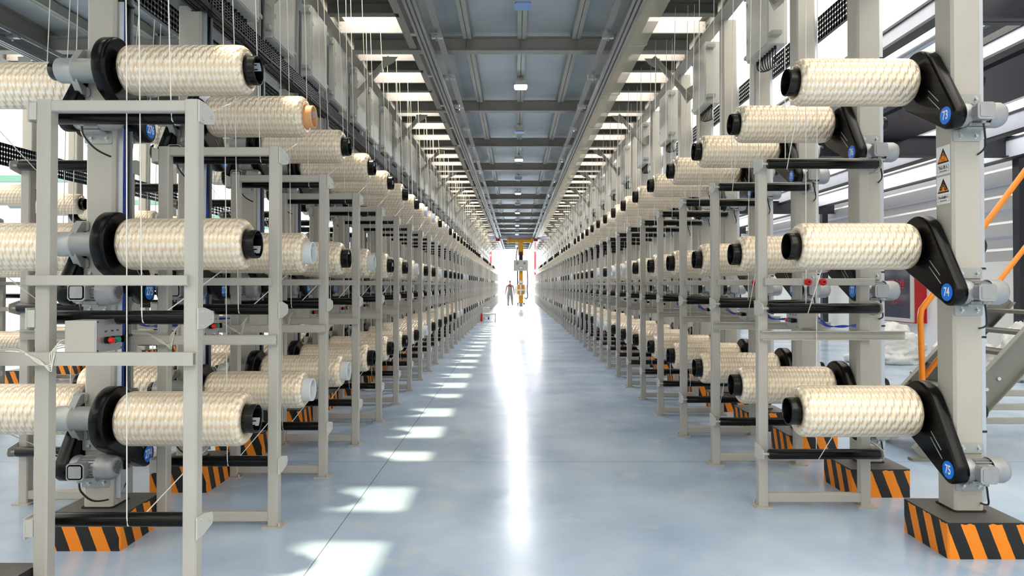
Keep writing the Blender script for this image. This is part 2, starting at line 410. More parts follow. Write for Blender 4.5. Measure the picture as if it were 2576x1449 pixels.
# central ceiling: plates, edge beams, rails
def ceiling_set(cx, bays, side, where):
    """cx: middle of the aisle; bays: cross beams built"""
    y0 = 6.24-3.276; main = side == 'main'
    yend = y0+3.276*bays
    yb = -1.5
    struct('ceiling' if main else 'ceiling_left', MB().box(cx-1.5, cx+1.5, yb, yend, TOPZ+.30, TOPZ+.34), M['ceil_plate'])
    for s, nm in ((-1, 'left'), (1, 'right')):
        mb = MB(); x = cx+s*1.5
        mb.box(x-.05, x+.05, yb, yend, TOPZ+.02, TOPZ+.035).box(x-.006, x+.006, yb, yend, TOPZ+.035, TOPZ+.285).box(x-.05, x+.05, yb, yend, TOPZ+.285, TOPZ+.298)
        o = link('edge_beam', mb.mesh('edge_beam', M['beam'])); tag(o, f'long grey steel beam at the {nm} edge of the ceiling deck over {where}', 'beam')
        mb = MB(); x = cx+s*2.43
        mb.box(x-.09, x+.09, yb, yend, TOPZ, TOPZ+.012).box(x-.006, x+.006, yb, yend, TOPZ+.012, TOPZ+.23).box(x-.09, x+.09, yb, yend, TOPZ+.23, TOPZ+.245)
        if main or s == 1 or True:
            o = link('ridge_beam', mb.mesh('ridge_beam', M['beam'])); tag(o, f'long grey beam on top of the {nm} hand columns along {where}', 'beam')
        # runway rail
        mb = MB(); x = cx+s*1.19; zr = EYE+2.93
        for dx in (-.052, 0, .052): mb.box(x+dx-.016, x+dx+.016, yb, yend, zr, zr+.03)
        mb.box(min(x-s*.13, x-s*.21), max(x-s*.13, x-s*.21), yb, yend, zr+.125, zr+.135).box(x-.075, x+.075, yb, yend, zr+.03, zr+.045).box(x-.03, x+.03, yb, yend, zr+.045, zr+.16)
        o = link('crane_rail', mb.mesh('crane_rail', M['rail'])); tag(o, f'{nm} triple aluminium crane rail hanging under the ceiling over {where}', 'rail')
        nm2 = nm
        hang = MB().box(x-s*.16-.07, x-s*.16+.07, -.03, .03, zr+.05, zr+.075).box(x-s*.16-.07, x-s*.16-.06, -.03, .03, zr+.075, zr+.12)
        hang.cyl((x-s*.15, 0, zr+.02), (x-s*.15, 0, zr+.11), .012, 6).box(x-.16, x+.16, -.035, .035, zr+.09, zr+.105)
        hm = hang.mesh('rail_hanger', M['zinc'])
        k = 0; y = y0+.35
        while y < yend-.3:
            k += 1
            h = link('rail_hanger', hm, o, (0, y, 0)); y += 1.638
            if k > 36: break
    beam = MB().box(-2.34, 2.34, -.08, .08, TOPZ-.0, TOPZ+.012).box(-2.34, 2.34, -.006, .006, TOPZ+.012, TOPZ+.19).box(-2.34, 2.34, -.08, .08, TOPZ+.19, TOPZ+.2)
    for x in (-1.5, -.75, 0, .75, 1.5): beam.box(x-.004, x+.004, -.07, .07, TOPZ+.012, TOPZ+.19)
    bm_ = beam.mesh('cross_beam', M['beam'])
    chan = MB()
    for s in (-1, 1): chan.box(.004*s if s > 0 else -.058, .058 if s > 0 else -.004, .10, 3.17, TOPZ+.15, TOPZ+.16).box(s*.05-.004, s*.05+.004, .10, 3.17, TOPZ+.16, TOPZ+.28).box(s*.01-.003, s*.01+.003, .1, 3.17, TOPZ+.16, TOPZ+.299)
    cm = chan.mesh('ceiling_channel', M['channel'])
    board = MB().cbox(-.44, .44, -.012, .012, 0, .15, 0, .003)
    for x in (-.41, .41):
        for z in (.045, .105): board.cyl((x, -.013, z), (x, -.02, z), .009, 6)
    brd = board.mesh('ceiling_slat', M['board'])
    jst = MB().box(-.44, .44, -.055, .055, 0, .01).box(-.44, .44, .045, .055, .01, .16).box(-.44, .44, -.055, .055, .16, .17).mesh('ceiling_joist', M['joist'])
    infill = MB().box(-.44, .44, .02, .46, .155, .165).mesh('infill_plate', M['joist'])  # added plates close every second gap to leave one sun patch per slat
    infill_w = MB().box(-.44, .44, .02, .78, .155, .165).mesh('infill_plate', M['joist'])
    brace = MB(); p0 = Vector((0, 0, 0)); p1 = Vector((.5, 0, .56))
    brace.iadd(MB().cbox(0, .75, -.035, .035, -.03, .03, 0, .006), Matrix.Rotation(-math.atan2(.56, .5), 4, 'Y'))
    gus = MB().prism([(-.09, .02), (.02, -.08), (.1, .08), (-.09, .2)], 1, -.042, -.036)
    gus.prism([(.62, .56), (.40, .56), (.42, .40), (.56, .48)], 1, -.042, -.036)
    brm = brace.mesh('strut', M['beam']); gum = gus.mesh('gusset', M['channel'])
    mirror = {}
    for k in range(bays):
        y = y0+3.276*k
        o = link('cross_beam', bm_, None, (cx, y, 0)); tag(o, f'grey steel cross beam, {nth(k+1)} from the camera, under the ceiling over {where}', 'beam', f'cross beams over {where}')
        for s, nm in ((-1, 'left'), (1, 'right')):
            # knee brace
            r = link('knee_brace', None, None, (cx+s*2.36, y+.1, TOPZ-.6), PI if s > 0 else 0)
            tag(r, f'grey knee brace, {nm} side, under {nth(k+1)} cross beam over {where}', 'brace', f'knee braces over {where}')
            link('strut', brm, r); link('gusset', gum, r)
            for j in range(3):
                yy = y+.42+1.092*j
                if yy > yend: break
                q = k*3+j+1
                b = link('ceiling_slat', brd, None, (cx+s*1.94, yy, TOPZ+.02)); tag(b, f'pale painted slat, {nth(q)} from the camera, on the {nm} over {where}', 'slat', f'pale ceiling slats over {where}')
                if j == 2: link('infill_plate', infill_w, b)
                if j < 2:
                    b = link('ceiling_joist', jst, None, (cx+s*1.94, yy+.5, TOPZ+.02)); link('infill_plate', infill, b, (0, -.5, 0)); tag(b, f'dark steel joist behind the {nth(q)} pale slat on the {nm} over {where}', 'joist', f'dark joists over {where}')
        if k < bays-1:
            for x, nm in ((-.75, 'left'), (0, 'middle'), (.75, 'right')):
                c = link('ceiling_channel', cm, None, (cx+x, y, 0)); tag(c, f'{nm} twin steel channel under the ceiling, {nth(k+1)} bay of {where}', 'channel', f'twin channels over {where}')
ceiling_set(.085, 19, 'main', 'the main aisle')
ceiling_set(.085-5.125, 7, 'left', 'the left hand aisle')

# lamps along the middle of the ceiling
lamp = Kit(); hb = MB().cbox(-.11, .11, -.13, .13, .02, .09, 2, .02)
for i in range(7): hb.box(-.1+i*.031, -.092+i*.031, -.12, .12, .09, .13)
b_ = lamp.part('housing', hb, 'cabinet')
lamp.part('lens', MB().cbox(-.095, .095, -.11, .11, .0, .02, 2, .02), 'lamp_on')
lamp.part('bracket', MB().box(-.02, .02, -.02, .02, .13, .17), 'zinc')
off_mesh = MB().cbox(-.095, .095, -.11, .11, .0, .02, 2, .02).mesh('lens', M['lamp_off'])
for k in range(18):
    y = 7.9+3.276*k; lit = k % 2 == 1
    r = lamp.spawn('ceiling_lamp', (.085, y, TOPZ-.02), 0, None if lit else {1: off_mesh})
    tag(r, f"{'lit white' if lit else 'unlit blue tinted'} square ceiling lamp, {nth(k+1)} from the camera over the main aisle", 'lamp', 'ceiling lamps over the main aisle')
    if lit:
        light('lamp_light', 'AREA', (.085, y, TOPZ-.05), (0, 0, 0), 60, (.98, .97, 1), shape='SQUARE', size=.2)

# clear guard strip beside the right rail, with hooks
mb = MB().box(1.36, 1.62, 0, YEND, EYE+2.985, EYE+2.99)
gs = link('guard_strip', mb.mesh('guard_strip', M['band'])); tag(gs, 'long clear plastic guard strip beside the right crane rail', 'strip')
hk = MB().tube(smooth_path([(1.30, 0, 0), (1.34, 0, -.03), (1.5, 0, -.035), (1.6, 0, -.03), (1.62, 0, .02)], 3), .006, 5).mesh('hook', M['zinc'])
for k in range(26): link('hook', hk, gs, (0, 6.2+2.184*k, EYE+2.98))

# ------------------------------------------------------------ spools
def ring_prof(r, L0, L1):
    e = .055
    return [(L0+.0, .083), (L0+.004, r*.78), (L0+.014, r*.9), (L0+.03, r*.97), (L0+.055, r), (L1-e, r), (L1-e*.55, r*.975), (L1-e*.25, r*.9), (L1-e*.05, r*.8), (L1-.006, .095), (L1-.02, .083)]
RADII = (.136, .143, .150, .156)
body_me = [MB().lathe(ring_prof(r, .19, .910), 0, (0, 0, 0), 56).mesh('yarn_winding', M['yarn']) for r in RADII]
core_mb = MB().lathe([(.185, .078), (.185, .083), (.955, .083), (.962, .081), (.962, .076), (.955, .074), (.45, .072), (.45, .001)], 0, (0, 0, 0), 36, True, (1, 2, 4, 6))
for k in range(16):
    a = 2*PI*k/16; u = Vector((0, math.cos(a), math.sin(a))); v = Vector((0, -math.sin(a), math.cos(a)))
    q = [u*.0745+v*.003, u*.0745-v*.003, u*.069-v*.003, u*.069+v*.003]
    core_mb.add([x+Vector((.5, 0, 0)) for x in q]+[x+Vector((.93, 0, 0)) for x in q], [(0, 1, 5, 4), (1, 2, 6, 5), (2, 3, 7, 6), (3, 0, 4, 7), (4, 5, 6, 7)])
core_me = {c: core_mb.mesh('core', M['core_'+c]) for c in ('black', 'white', 'orange')}
lab_mb = MB()
vs = []
for i in range(5):
    a = -.35+i*.175-PI/2*0
    for x in (.83, .95): vs.append((x, .0715*math.cos(a), .0715*math.sin(a)))
lab_mb.add(vs, [(2*i, 2*i+1, 2*i+3, 2*i+2) for i in range(4)])
lab_me = lab_mb.mesh('paper_label', M['paper'])
def spool(loc, rz, label, core='black', ri=2, group=None, paper=True, spin=0):
    root = link('yarn_spool', None, None, loc, rz)
    b = link('yarn_winding', body_me[ri], root); b.rotation_euler = (spin, 0, 0)
    c = link('core', core_me[core], root, label={'white': 'white plastic core', 'orange': 'pale orange core', 'black': None}[core])
    if paper:
        p = link('paper_label', lab_me, root); p.rotation_euler = (random.uniform(-.6, 2.2), 0, 0)
    return tag(root, label, 'spool', group)

# ------------------------------------------------------------ drives
def hull(cy, cz, r0, y1, z1, r1, n=20):
    """outline of the belt cover: big circle at (cy,cz), small circle at (y1,z1)"""
    d = Vector((y1-cy, z1-cz)); L = d.length; a0 = math.atan2(d.y, d.x); b = math.acos((r0-r1)/L); P = []
    for i in range(n+1):
        t = a0+b+(2*PI-2*b)*i/n; P.append((cy+r0*math.cos(t), cz+r0*math.sin(t)))
    for i in range(9):
        t = a0-b+2*b*i/8; P.append((y1+r1*math.cos(t), z1+r1*math.sin(t)))
    return P
MY, MZ = .305, -.278      # motor shaft relative to the spindle
drive = Kit()
cv = MB().prism(hull(0, 0, .186, MY, MZ, .078, 32), 0, .088, .168, .012)
i_cov = drive.part('belt_cover', cv, 'cover')
rb = MB()
dv = Vector((MY, MZ)).normalized(); nv = Vector((-dv.y, dv.x))
for off, a0_, a1_ in ((.03, .17, .30), (-.0, .19, .34)):
    p = dv*a0_+nv*off; q = dv*a1_+nv*off
    rb.tube([(.1685, p.x, p.y), (.1685, q.x, q.y)], .0028, 5)
drive.part('rib', rb, 'cast', i_cov)
i_num = drive.part('number_plate', MB().prism([(MY+.05*math.cos(2*PI*k/28), MZ+.05*math.sin(2*PI*k/28)) for k in range(28)], 0, .1682, .1705), 'sticker_blue', i_cov)
hs = MB().lathe([(-.195, .058), (-.195, .068), (-.19, .072), (-.105, .072), (-.10, .076), (-.09, .076), (-.085, .070), (.088, .070)], 0, (0, 0, 0), 28, True, (1, 2))
hs.disc((-.195, 0, 0), .06, 0, -1)
for s in (-1, 1):     # lugs and flange plates bolted to the column
    hs.prism([(.0, s*.05), (.03, s*.06), (.062, s*.125), (.05, s*.135), (.02, s*.125), (-.03, s*.068)], 0, -.10, -.085)
    hs.cbox(-.14, -.055, .052, .062, s*.11-.03, s*.11+.03, 1, .012)
    hs.prism([(-.04, s*.055), (.052, s*.08), (.052, s*.135), (.02, s*.13)], 0, -.115, -.075)
i_h = drive.part('bearing_housing', hs, 'cast')
drive.part('end_cap', MB().lathe([(-.24, .001), (-.24, .05), (-.232, .056), (-.195, .058)], 0, (0, 0, 0), 24, True, (1,)), 'core_black', i_h)
bl = MB()
for s in (-1, 1):
    bl.cyl((-.098, .052, s*.118), (-.098, .036, s*.118), .011, 6); bl.cyl((-.098, .052, s*.118), (-.098, .049, s*.118), .016, 12)
drive.part('bolt', bl, 'zinc', i_h)
drive.part('spindle', MB().cyl((.168, 0, 0), (.46, 0, 0), .055, 20), 'cast')
# motor: on the other side of the column, parallel to the spindle
mo = MB().lathe([(.088, .03), (.088, .066), (.07, .070), (.045, .064), (.04, .055), (-.055, .055)], 0, (0, MY, MZ), 26, True, (1, 3))
for k in range(20):
    a = 2*PI*k/20
    T = Matrix.Translation((0, MY, MZ)) @ Matrix.Rotation(a, 4, 'X'); mo.iadd(MB().box(-.055, .035, -.002, .002, .05, .066), T)
mo.box(-.055, .06, MY-.02, MY+.045, MZ-.068, MZ-.052)
i_m = drive.part('motor', mo, 'motor')
fc = MB().lathe([(-.055, .068), (-.055, .072), (-.125, .072), (-.148, .062), (-.155, .045), (-.157, .002)], 0, (0, MY, MZ), 30, True, (1,))
i_f = drive.part('fan_cover', fc, 'motor', i_m)
gr = MB()
for iy in range(-4, 5):
    for iz in range(-4, 5):
        if iy*iy+iz*iz < 18: gr.disc((-.1583, MY+iy*.0095+(.0047 if iz % 2 else 0), MZ+iz*.0085), .0034, 0, -1, 6)
drive.part('vent_grille', gr, 'dark', i_f)
tb = MB().cbox(-.03, .058, MY+.05, MY+.118, MZ-.042, MZ+.042, 1, .012).cbox(-.036, .064, MY+.104, MY+.118, MZ-.048, MZ+.048, 1, .012)
tb.cbox(-.022, .05, MY+.118, MY+.121, MZ-.034, MZ+.034, 1, .006).cyl((.01, MY+.085, MZ-.042), (.01, MY+.085, MZ-.066), .013, 8)
drive.part('terminal_box', tb, 'motor', i_m)
drive.part('cable', MB().tube(smooth_path([(.01, MY+.085, MZ-.064), (.0, MY+.08, MZ-.12), (-.04, MY+.02, MZ-.19), (-.075, .17, MZ-.21), (-.09, .10, MZ-.15)], 5), .0055, 6), 'cable', i_m)
drive.part('mounting_plate', MB().cbox(-.075, .085, .235, .245, MZ+.08, MZ+.14, 1, .006), 'cast')
i_p = drive.part('mounting_plate', MB().cbox(-.075, .085, .235, .245, MZ-.135, MZ-.070, 1, .006).box(-.05, .06, .235, MY+.02, MZ-.082, MZ-.070), 'cast')
bb = MB()
for z in (MZ+.11, MZ-.105):
    for x in (-.045, .045): bb.cyl((x, .245, z), (x, .258, z), .009, 6); bb.cbox(x-.004, x+.004, .2455, .2462, z-.02, z+.02, 1, .002)
drive.part('bolt', bb, 'zinc', i_p)
# light version for the far stretch: one mesh
drive_far = Kit()
drive_far.part('belt_cover', MB().prism(hull(0, 0, .186, MY, MZ, .078, 14), 0, .088, .168), 'cover')
drive_far.part('spindle', MB().cyl((.168, 0, 0), (.46, 0, 0), .055, 8), 'cast')
drive_far.part('number', MB().prism([(MY+.05*math.cos(2*PI*k/12), MZ+.05*math.sin(2*PI*k/12)) for k in range(12)], 0, .1682, .1705), 'sticker_blue')
drive_far.part('housing', MB().cyl((-.195, 0, 0), (.088, 0, 0), .072, 10), 'cast')
drive_far.part('motor', MB().cyl((-.155, MY, MZ), (.088, MY, MZ), .068, 10).box(-.036, .064, MY+.05, MY+.12, MZ-.048, MZ+.048), 'motor')
def spindle_drive(loc, rz, number, label, group, full=True):
    if full:
        r = drive.spawn('spindle_drive', loc, rz)
        if number is not None:
            t = link('number', text_mesh(str(number), .072, 'white', .72), drive.last[i_num], (.1712, MY, MZ)); t.rotation_euler = (PI/2, 0, PI/2)
    else: r = drive_far.solo('spindle_drive', loc, rz)
    return tag(r, label, 'drive unit', group)

# ------------------------------------------------------------ columns, plinths
HCOL = TOPZ-.2
plinth_me = MB().prism([(-.205, -.218), (.205, -.218), (.212, -.21), (.212, .21), (.205, .218), (-.205, .218), (-.212, .21), (-.212, -.21)], 2, 0, .2).mesh('striped_plinth', M['stripes'])
col = Kit()
i_c = col.part('post', MB().cbox(-.085, .085, -.085, .085, 0, HCOL, 2, .014), 'column')
col.part('base_plate', MB().cbox(-.095, .095, -.095, .095, 0, .008, 2, .01), 'dark')
dm = MB().box(.086, .09, -.055, .05, .05, HCOL-.1).box(.09, .118, -.055, -.051, .05, HCOL-.1).box(.09, .118, .046, .05, .05, HCOL-.1)
i_d = col.part('cable_duct', dm, 'duct')
tb_ = MB()
for j, y in enumerate((-.03, -.018, -.004)):
    tb_.tube(smooth_path([(.096, y, .4), (.10, y+.006*(j-1), 1.2), (.105+.006*j, y+.008, 1.6), (.098, y, 2.1), (.106, y+.006, 2.5), (.097, y, 3.0)], 5), .0045, 5)
col.part('air_tube', tb_, 'blue_tube', i_d)
col.part('cable', MB().tube([(.1, .02, .2), (.1, .025, 2.2), (.1, .02, 4.3)], .007, 5).tube([(.1, .035, .2), (.1, .035, 4.3)], .006, 5), 'cable', i_d)
tz = MB()
for z in (.45, 1.0, 1.4, 2.25, 3.0): tz.box(.085, .122, -.058, .054, z, z+.012)
col.part('cable_tie', tz, 'cable', i_d)
col_far = MB().cbox(-.085, .085, -.085, .085, 0, HCOL, 2, .014).mesh('support_column', M['column'])

# ------------------------------------------------------------ guide frames
# local: x toward the aisle, y along the aisle, origin on the floor at the frame's plane
PXO, PXI = .972, .212
def frame_kit(mirror):
    k = Kit()
    for (a, b) in ((PXO-.066, PXO), (PXI, PXI+.066)):
        hi = 2.38
        p = MB().cbox(a, b, -.033, .033, .008, hi, 2, .007)
        p.cyl(((a+b)/2, -.034, 1.09), ((a+b)/2, -.0335, 1.09), .007, 8)
        ip = k.part('post', p, 'paint')
        k.part('foot_plate', MB().cbox(a-.03, b+.03, -.06, .06, 0, .010, 2, .008).cyl(((a+b)/2+.045, -.04, .01), ((a+b)/2+.045, -.04, .03), .009, 6), 'paint', ip)
    k.part('top_rail', MB().cbox(PXI+.066, PXO-.066, -.024, .024, 2.325, 2.378, 0, .005), 'paint')
    k.part('middle_rail', MB().cbox(PXI-.02, PXO-.036, -.062 if not mirror else .033, -.033 if not mirror else .062, 1.507, 1.555, 0, .004), 'paint')
    k.part('bottom_rail', MB().cbox(PXI+.066, PXO-.066, -.024, .024, .03, .092, 0, .006), 'paint')
    cy0 = .036
    ch = MB().box(-.02, PXO-.01, cy0, cy0+.005, 1.140, 1.198).box(-.02, PXO-.01, cy0, cy0+.045, 1.194, 1.199).box(-.02, PXO-.01, cy0, cy0+.045, 1.139, 1.144)
    if not mirror:
        ch = MB().box(-.05, PXO+.0, -.075, -.070, 1.142, 1.196).box(-.05, PXO+.0, -.075, -.035, 1.194, 1.199).box(-.05, PXO+.0, -.075, -.035, 1.139, 1.144)
        ch.disc((PXO-.02, -.0755, 1.165), .006, 1, -1, 8) if False else None
    if mirror: ch.box(.45, .455, -.5, .036, 1.142, 1.197).box(.45, .50, -.5, .036, 1.194, 1.199).box(.45, .50, -.5, .036, 1.14, 1.145)
    k.part('cross_channel', ch, 'paint')
    for zr in (.378, 1.353, 2.325-.0):
        yr = .098; z_ = zr
        r = MB().lathe([(.192, .001), (.192, .030), (.199, .034), (.922, .034), (.929, .030), (.929, .001)], 0, (0, yr, z_), 20, True, (1, 4))
        ir = k.part('roller', r, 'rubber')
        for e, xx in ((1, PXO), (-1, .178)):
            b = MB().prism([(-.035, z_-.05), (.03, z_-.05), (.125, z_-.028), (.135, z_), (.125, z_+.028), (.03, z_+.05), (-.035, z_+.05)], 0, xx if e > 0 else xx-.006, xx+.006 if e > 0 else xx)
            b.cyl((xx-.045 if e > 0 else xx+.0, yr, z_), (xx+.012 if e > 0 else xx+.016, yr, z_), .009, 8)
            if e < 0: b.box(xx, PXI, -.03, .03, z_-.04, z_+.04)
            for dz in (-.032, .032): b.cyl((xx-.012*0, 0, z_+dz), (xx+e*.014, 0, z_+dz), .007, 6)
            k.part('roller_bracket', b, 'cabinet', ir)
    return k
fkL = frame_kit(False); fkR = frame_kit(True)
# control box on the channel (local frame coordinates)
box = Kit()
i_b = box.part('box_body', MB().cbox(0, .145, 0, .2, 0, .145, 2, .004), 'column')
i_q = box.part('front_panel', MB().cbox(.145, .150, -.003, .203, -.003, .148, 0, .003), 'zinc')
for y, m_ in ((.07, 'red_button'), (.12, 'green_button')):
    j = box.part('button_collar', MB().cyl((.150, y, .05), (.168, y, .05), .017, 14), 'rubber', i_q)
    box.part('button', MB().cyl((.168, y, .05), (.186, y, .05), .014, 14), m_, j)
jj = box.part('selector_switch', MB().cyl((.15, .165, .05), (.17, .165, .05), .015, 12).cbox(.17, .186, .158, .172, .034, .066, 0, .003), 'rubber', i_q)
mk = MB()
for y in (.06, .11, .155):
    for d in range(3): mk.box(.1502, .1506, y+d*.007, y+d*.007+.004, .088, .096)
box.part('printed_mark', mk, 'black', i_q)
box.part('screw', MB().cyl((.1505, .006, .006), (.152, .006, .006), .004, 6).cyl((.1505, .194, .006), (.152, .194, .006), .004, 6).cyl((.1505, .006, .139), (.152, .006, .139), .004, 6).cyl((.1505, .194, .139), (.152, .194, .139), .004, 6), 'dark', i_q)
tube_white = MB()
for j in range(4):
    z = .06-.012*j
    tube_white.tube(smooth_path([(0, .03+.02*j, z), (-.03-.01*j, .0, z-.02), (-.05, -.012, -.05-.012*j), (-.11, -.012, -.05+.006*j), (-.2, -.0, .01-.006*j), (-.32, .01, .012-.005*j), (-.42, .02, .01)], 5), .0026, 5)
box.part('air_tube', tube_white, 'clear_tube')
box_blue = Kit(); box_blue.parts = [list(p) for p in box.parts[:-1]]
tube_blue = MB()
for j in range(4):
    tube_blue.tube(smooth_path([(.0, .1+.02*j, .06+.01*j), (-.05, .12+.01*j, .03+.008*j), (-.12, .1, -.0+.004*j), (-.22, .11, .012-.005*j), (-.32, .1, .0+.006*j), (-.42, .09, -.01+.006*j)], 5), .0034, 5)
box_blue.part('air_tube', tube_blue, 'blue_tube')

# ------------------------------------------------------------ yarn strands
def strand_mesh(level, fy, variant):
    z0 = LEVELS[level]; ax_y = -.15
    zr = (.378, 1.353, 2.325)[level]; yr = fy+.098
    xr = (.60, .665, .80)[level]+.02*variant; xs = xr+.09
    front = yr-.034
    P = [(xs, ax_y+.02, z0-.146), (xr+.006, yr+.02, zr-.031), (xr, yr, zr-.034), (xr-.002, front+.004, zr-.02), (xr-.004, front, zr+.02)]
    top = TOPZ+.02
    P += [(xr-.02-.01*variant, front-.02*level, zr+(top-zr)*.5), (xr-.05-.03*variant, front-.05*level-.02, top)]
    return MB().tube(P, .0031, 5).mesh('yarn_strand', M['yarn_line'])
FYL, FYR = -.895, -.64
strands = {(t, l, v): strand_mesh(l, FYL if t == 'L' else FYR, v) for t in 'LR' for l in range(3) for v in range(2)}

# ------------------------------------------------------------ build the rows
rows = [  # key, where, base x, first y, turn, frame type, first n, individuals, frames, detail
    ('left', 'left row', LX, LZ, 0, 'L', 0, NEND), ('right', 'right row', RX, RZ, PI, 'R', 0, NEND),
    ('back', 'row behind left row', LX, LZ, PI, 'R', 0, 8), ('far', 'row beyond the left hand aisle', AX, AZ, 0, 'L', 4, 12)]
LEFT_CORES = {(0, 2): 'black', (1, 2): 'orange', (2, 2): 'black', (1, 1): 'white', (3, 1): 'white', (1, 0): 'white', (2, 0): 'white', (0, 1): 'black', (5, 1): 'white', (6, 0): 'white'}
INDIV = 42
far_sp = MB(); far_dr = MB()
for key, where, bx, by, rz, ft, n0, n1 in rows:
    fy = FYL if ft == 'L' else FYR
    sgn = 1 if rz == 0 else -1
    kit = fkL if ft == 'L' else fkR
    for n in range(n0, n1):
        y = by+S*n; nn = nth(n-n0+1); first = 'from the camera'
        detail = n < 13 and key in ('left', 'right') or key == 'back' and n < 6
        for lv in range(3):
            z = LEVELS[lv]
            loc = (bx, y-sgn*.15, z); tier = TIER[lv]
            num = None
            if key == 'left': num = 276-3*n-(2-lv)
            if key == 'right': num = 73+3*n+(2-lv)
            ri = random.choice((0, 1, 1, 2, 2, 3))
            cc = random.choice(('black', 'black', 'black', 'white'))
            if key == 'left' and n < 5: cc = LEFT_CORES.get((n, lv), 'black')
            if key == 'right' and n < 6: cc = 'black'
            if key == 'left' and n == 0: ri = (3, 2, 1)[lv]
            if key == 'right' and n == 0: ri = (3, 1, 1)[lv]
            if n < INDIV:
                desc = f'cream yarn spool with {"pale orange" if cc == "orange" else cc} core, {tier} tier, {nn} along {where}'
                spool(loc, rz, desc, cc, ri, f'yarn spools on the {where}', paper=detail and n < 6, spin=random.uniform(0, 6.28))
                if detail:
                    dl = f'belt drive with blue plate {num}, {tier} tier, {nn} along {where}' if num else f'black belt drive and grey motor, {tier} tier, {nn} along {where}'
                else: dl = f'black belt drive unit, {tier} tier, {nn} along {where}'
                spindle_drive(loc, rz, num, dl, f'drive units of the {where}', detail)
                if key != 'far':
                    st = link('yarn_strand', strands[(ft, lv, n % 2)], None, (bx, y, 0), rz)
                    tag(st, f'thin pale yarn strand from {tier} spool, {nn} along {where}', 'yarn', f'yarn strands of the {where}')
            else:
                T = Matrix.Translation(loc) @ Matrix.Rotation(rz, 4, 'Z')
                far_sp.iadd(MB().lathe(ring_prof(RADII[ri], .19, .910), 0, (0, 0, 0), 12).cyl((.88, 0, 0), (.96, 0, 0), .082, 10), T)
        # column + plinth
        if key != 'back':
            p = link('striped_plinth', plinth_me, None, (bx, y, 0) if key != 'right' else (bx-.03, y-.05, 0)); tag(p, f'black and orange striped concrete plinth, {nn} along {where}', 'plinth', f'striped plinths of the {where}')
            if detail: c = col.spawn('support_column', (bx, y, .2), rz if key == 'left' else 0)
            else: c = link('support_column', col_far, None, (bx, y, .2))
            tag(c, f'tall grey steel column on the {nn} striped plinth along {where}', 'column', f'columns of the {where}')
        # guide frame
        fn = n
        fl = (bx, y+sgn*fy, 0)
        if detail or (key in ('left', 'right') and n == 0):
            g = kit.spawn('guide_frame', fl, rz)
        else: g = kit.solo('guide_frame', fl, rz)
        tag(g, f'grey tube guide frame with three black rollers, {nn} along {where}', 'frame', f'guide frames of the {where}')
        if key in ('left', 'right') and n < 26 or key == 'back':
            if ft == 'L':
                bl_ = (bx+sgn*.378, fl[1]-.07, 1.2); kk = box
                bo = kk.spawn('control_box', bl_, rz) if detail else kk.solo('control_box', bl_, rz)
            else:
                bl_ = (bx+sgn*.43, fl[1]-sgn*.47, 1.2); kk = box_blue
                bo = kk.spawn('control_box', bl_, rz) if detail else kk.solo('control_box', bl_, rz)
            tag(bo, f'small grey control box with red and green buttons, {nn} along {where}', 'control box', f'control boxes of the {where}')
o = link('yarn_spool', far_sp.mesh('yarn_spools_far', M['yarn'])); tag(o, 'far end of the rows of cream yarn spools beside the bright end wall', 'spool', None, 'stuff')
# extra bare column at the very left edge of the picture
p = link('striped_plinth', plinth_me, None, (LX, LZ-S, 0)); tag(p, 'striped plinth cut off by the bottom left corner', 'plinth')
c = link('support_column', col_far, None, (LX-.02, LZ-S, .2)); tag(c, 'grey column at the extreme left edge without spools', 'column')

# red knobs on the right hand middle rails
kn = Kit(); i_k = kn.part('knob_body', MB().lathe([(0, .001), (0, .02), (-.006, .024), (-.02, .024), (-.03, .014), (-.03, .001)][::-1], 1, (0, 0, 0), 18, True, (1,)), 'red_button')
kn.part('knob_center', MB().cyl((0, -.03, 0), (0, -.034, 0), .007, 10), 'dark', i_k)
for px_, Z_, lb in ((2031, 4.62, 'left one of two round red stops on the nearest right frame'), (2068, 4.62, 'right one of two round red stops on the nearest right frame'), (1897, 5.71, 'single round red stop on the second right frame')):
    a = pw(px_, 709, Z_); r = kn.spawn('emergency_stop', (a.x, Z_, 1.53)); tag(r, lb, 'stop switch')

# ------------------------------------------------------------ cabinets hung between the columns, trays and cable bundles
cab = Kit()
i_bd = cab.part('cabinet_body', MB().cbox(-.185, 0, 0, .62, 0, .80, 2, .004), 'cabinet')
i_dr = cab.part('door', MB().cbox(0, .012, .012, .608, .012, .788, 0, .006), 'cabinet')
for z in (.2, .58): cab.part('latch', MB().cbox(.012, .02, .04, .06, z, z+.04, 0, .003), 'zinc', i_dr)
gl = MB()
for j in range(8):
    gl.cyl((-.09, .06+.07*j, 0), (-.09, .06+.07*j, -.035), .014, 8)
    gl.tube(smooth_path([(-.09, .06+.07*j, -.03), (-.09, .065+.07*j, -.08), (-.13, .08+.05*j, -.11-.008*j), (-.2, .1+.03*j, -.10)], 4), .006, 5)
cab.part('cable_gland', gl, 'cable')
for y_ in (-.09, .62):
    for z_ in (.06, .70): cab.part('hanger_bracket', MB().cbox(-.1, .004, y_, y_+.09, z_, z_+.04, 1, .004), 'channel')
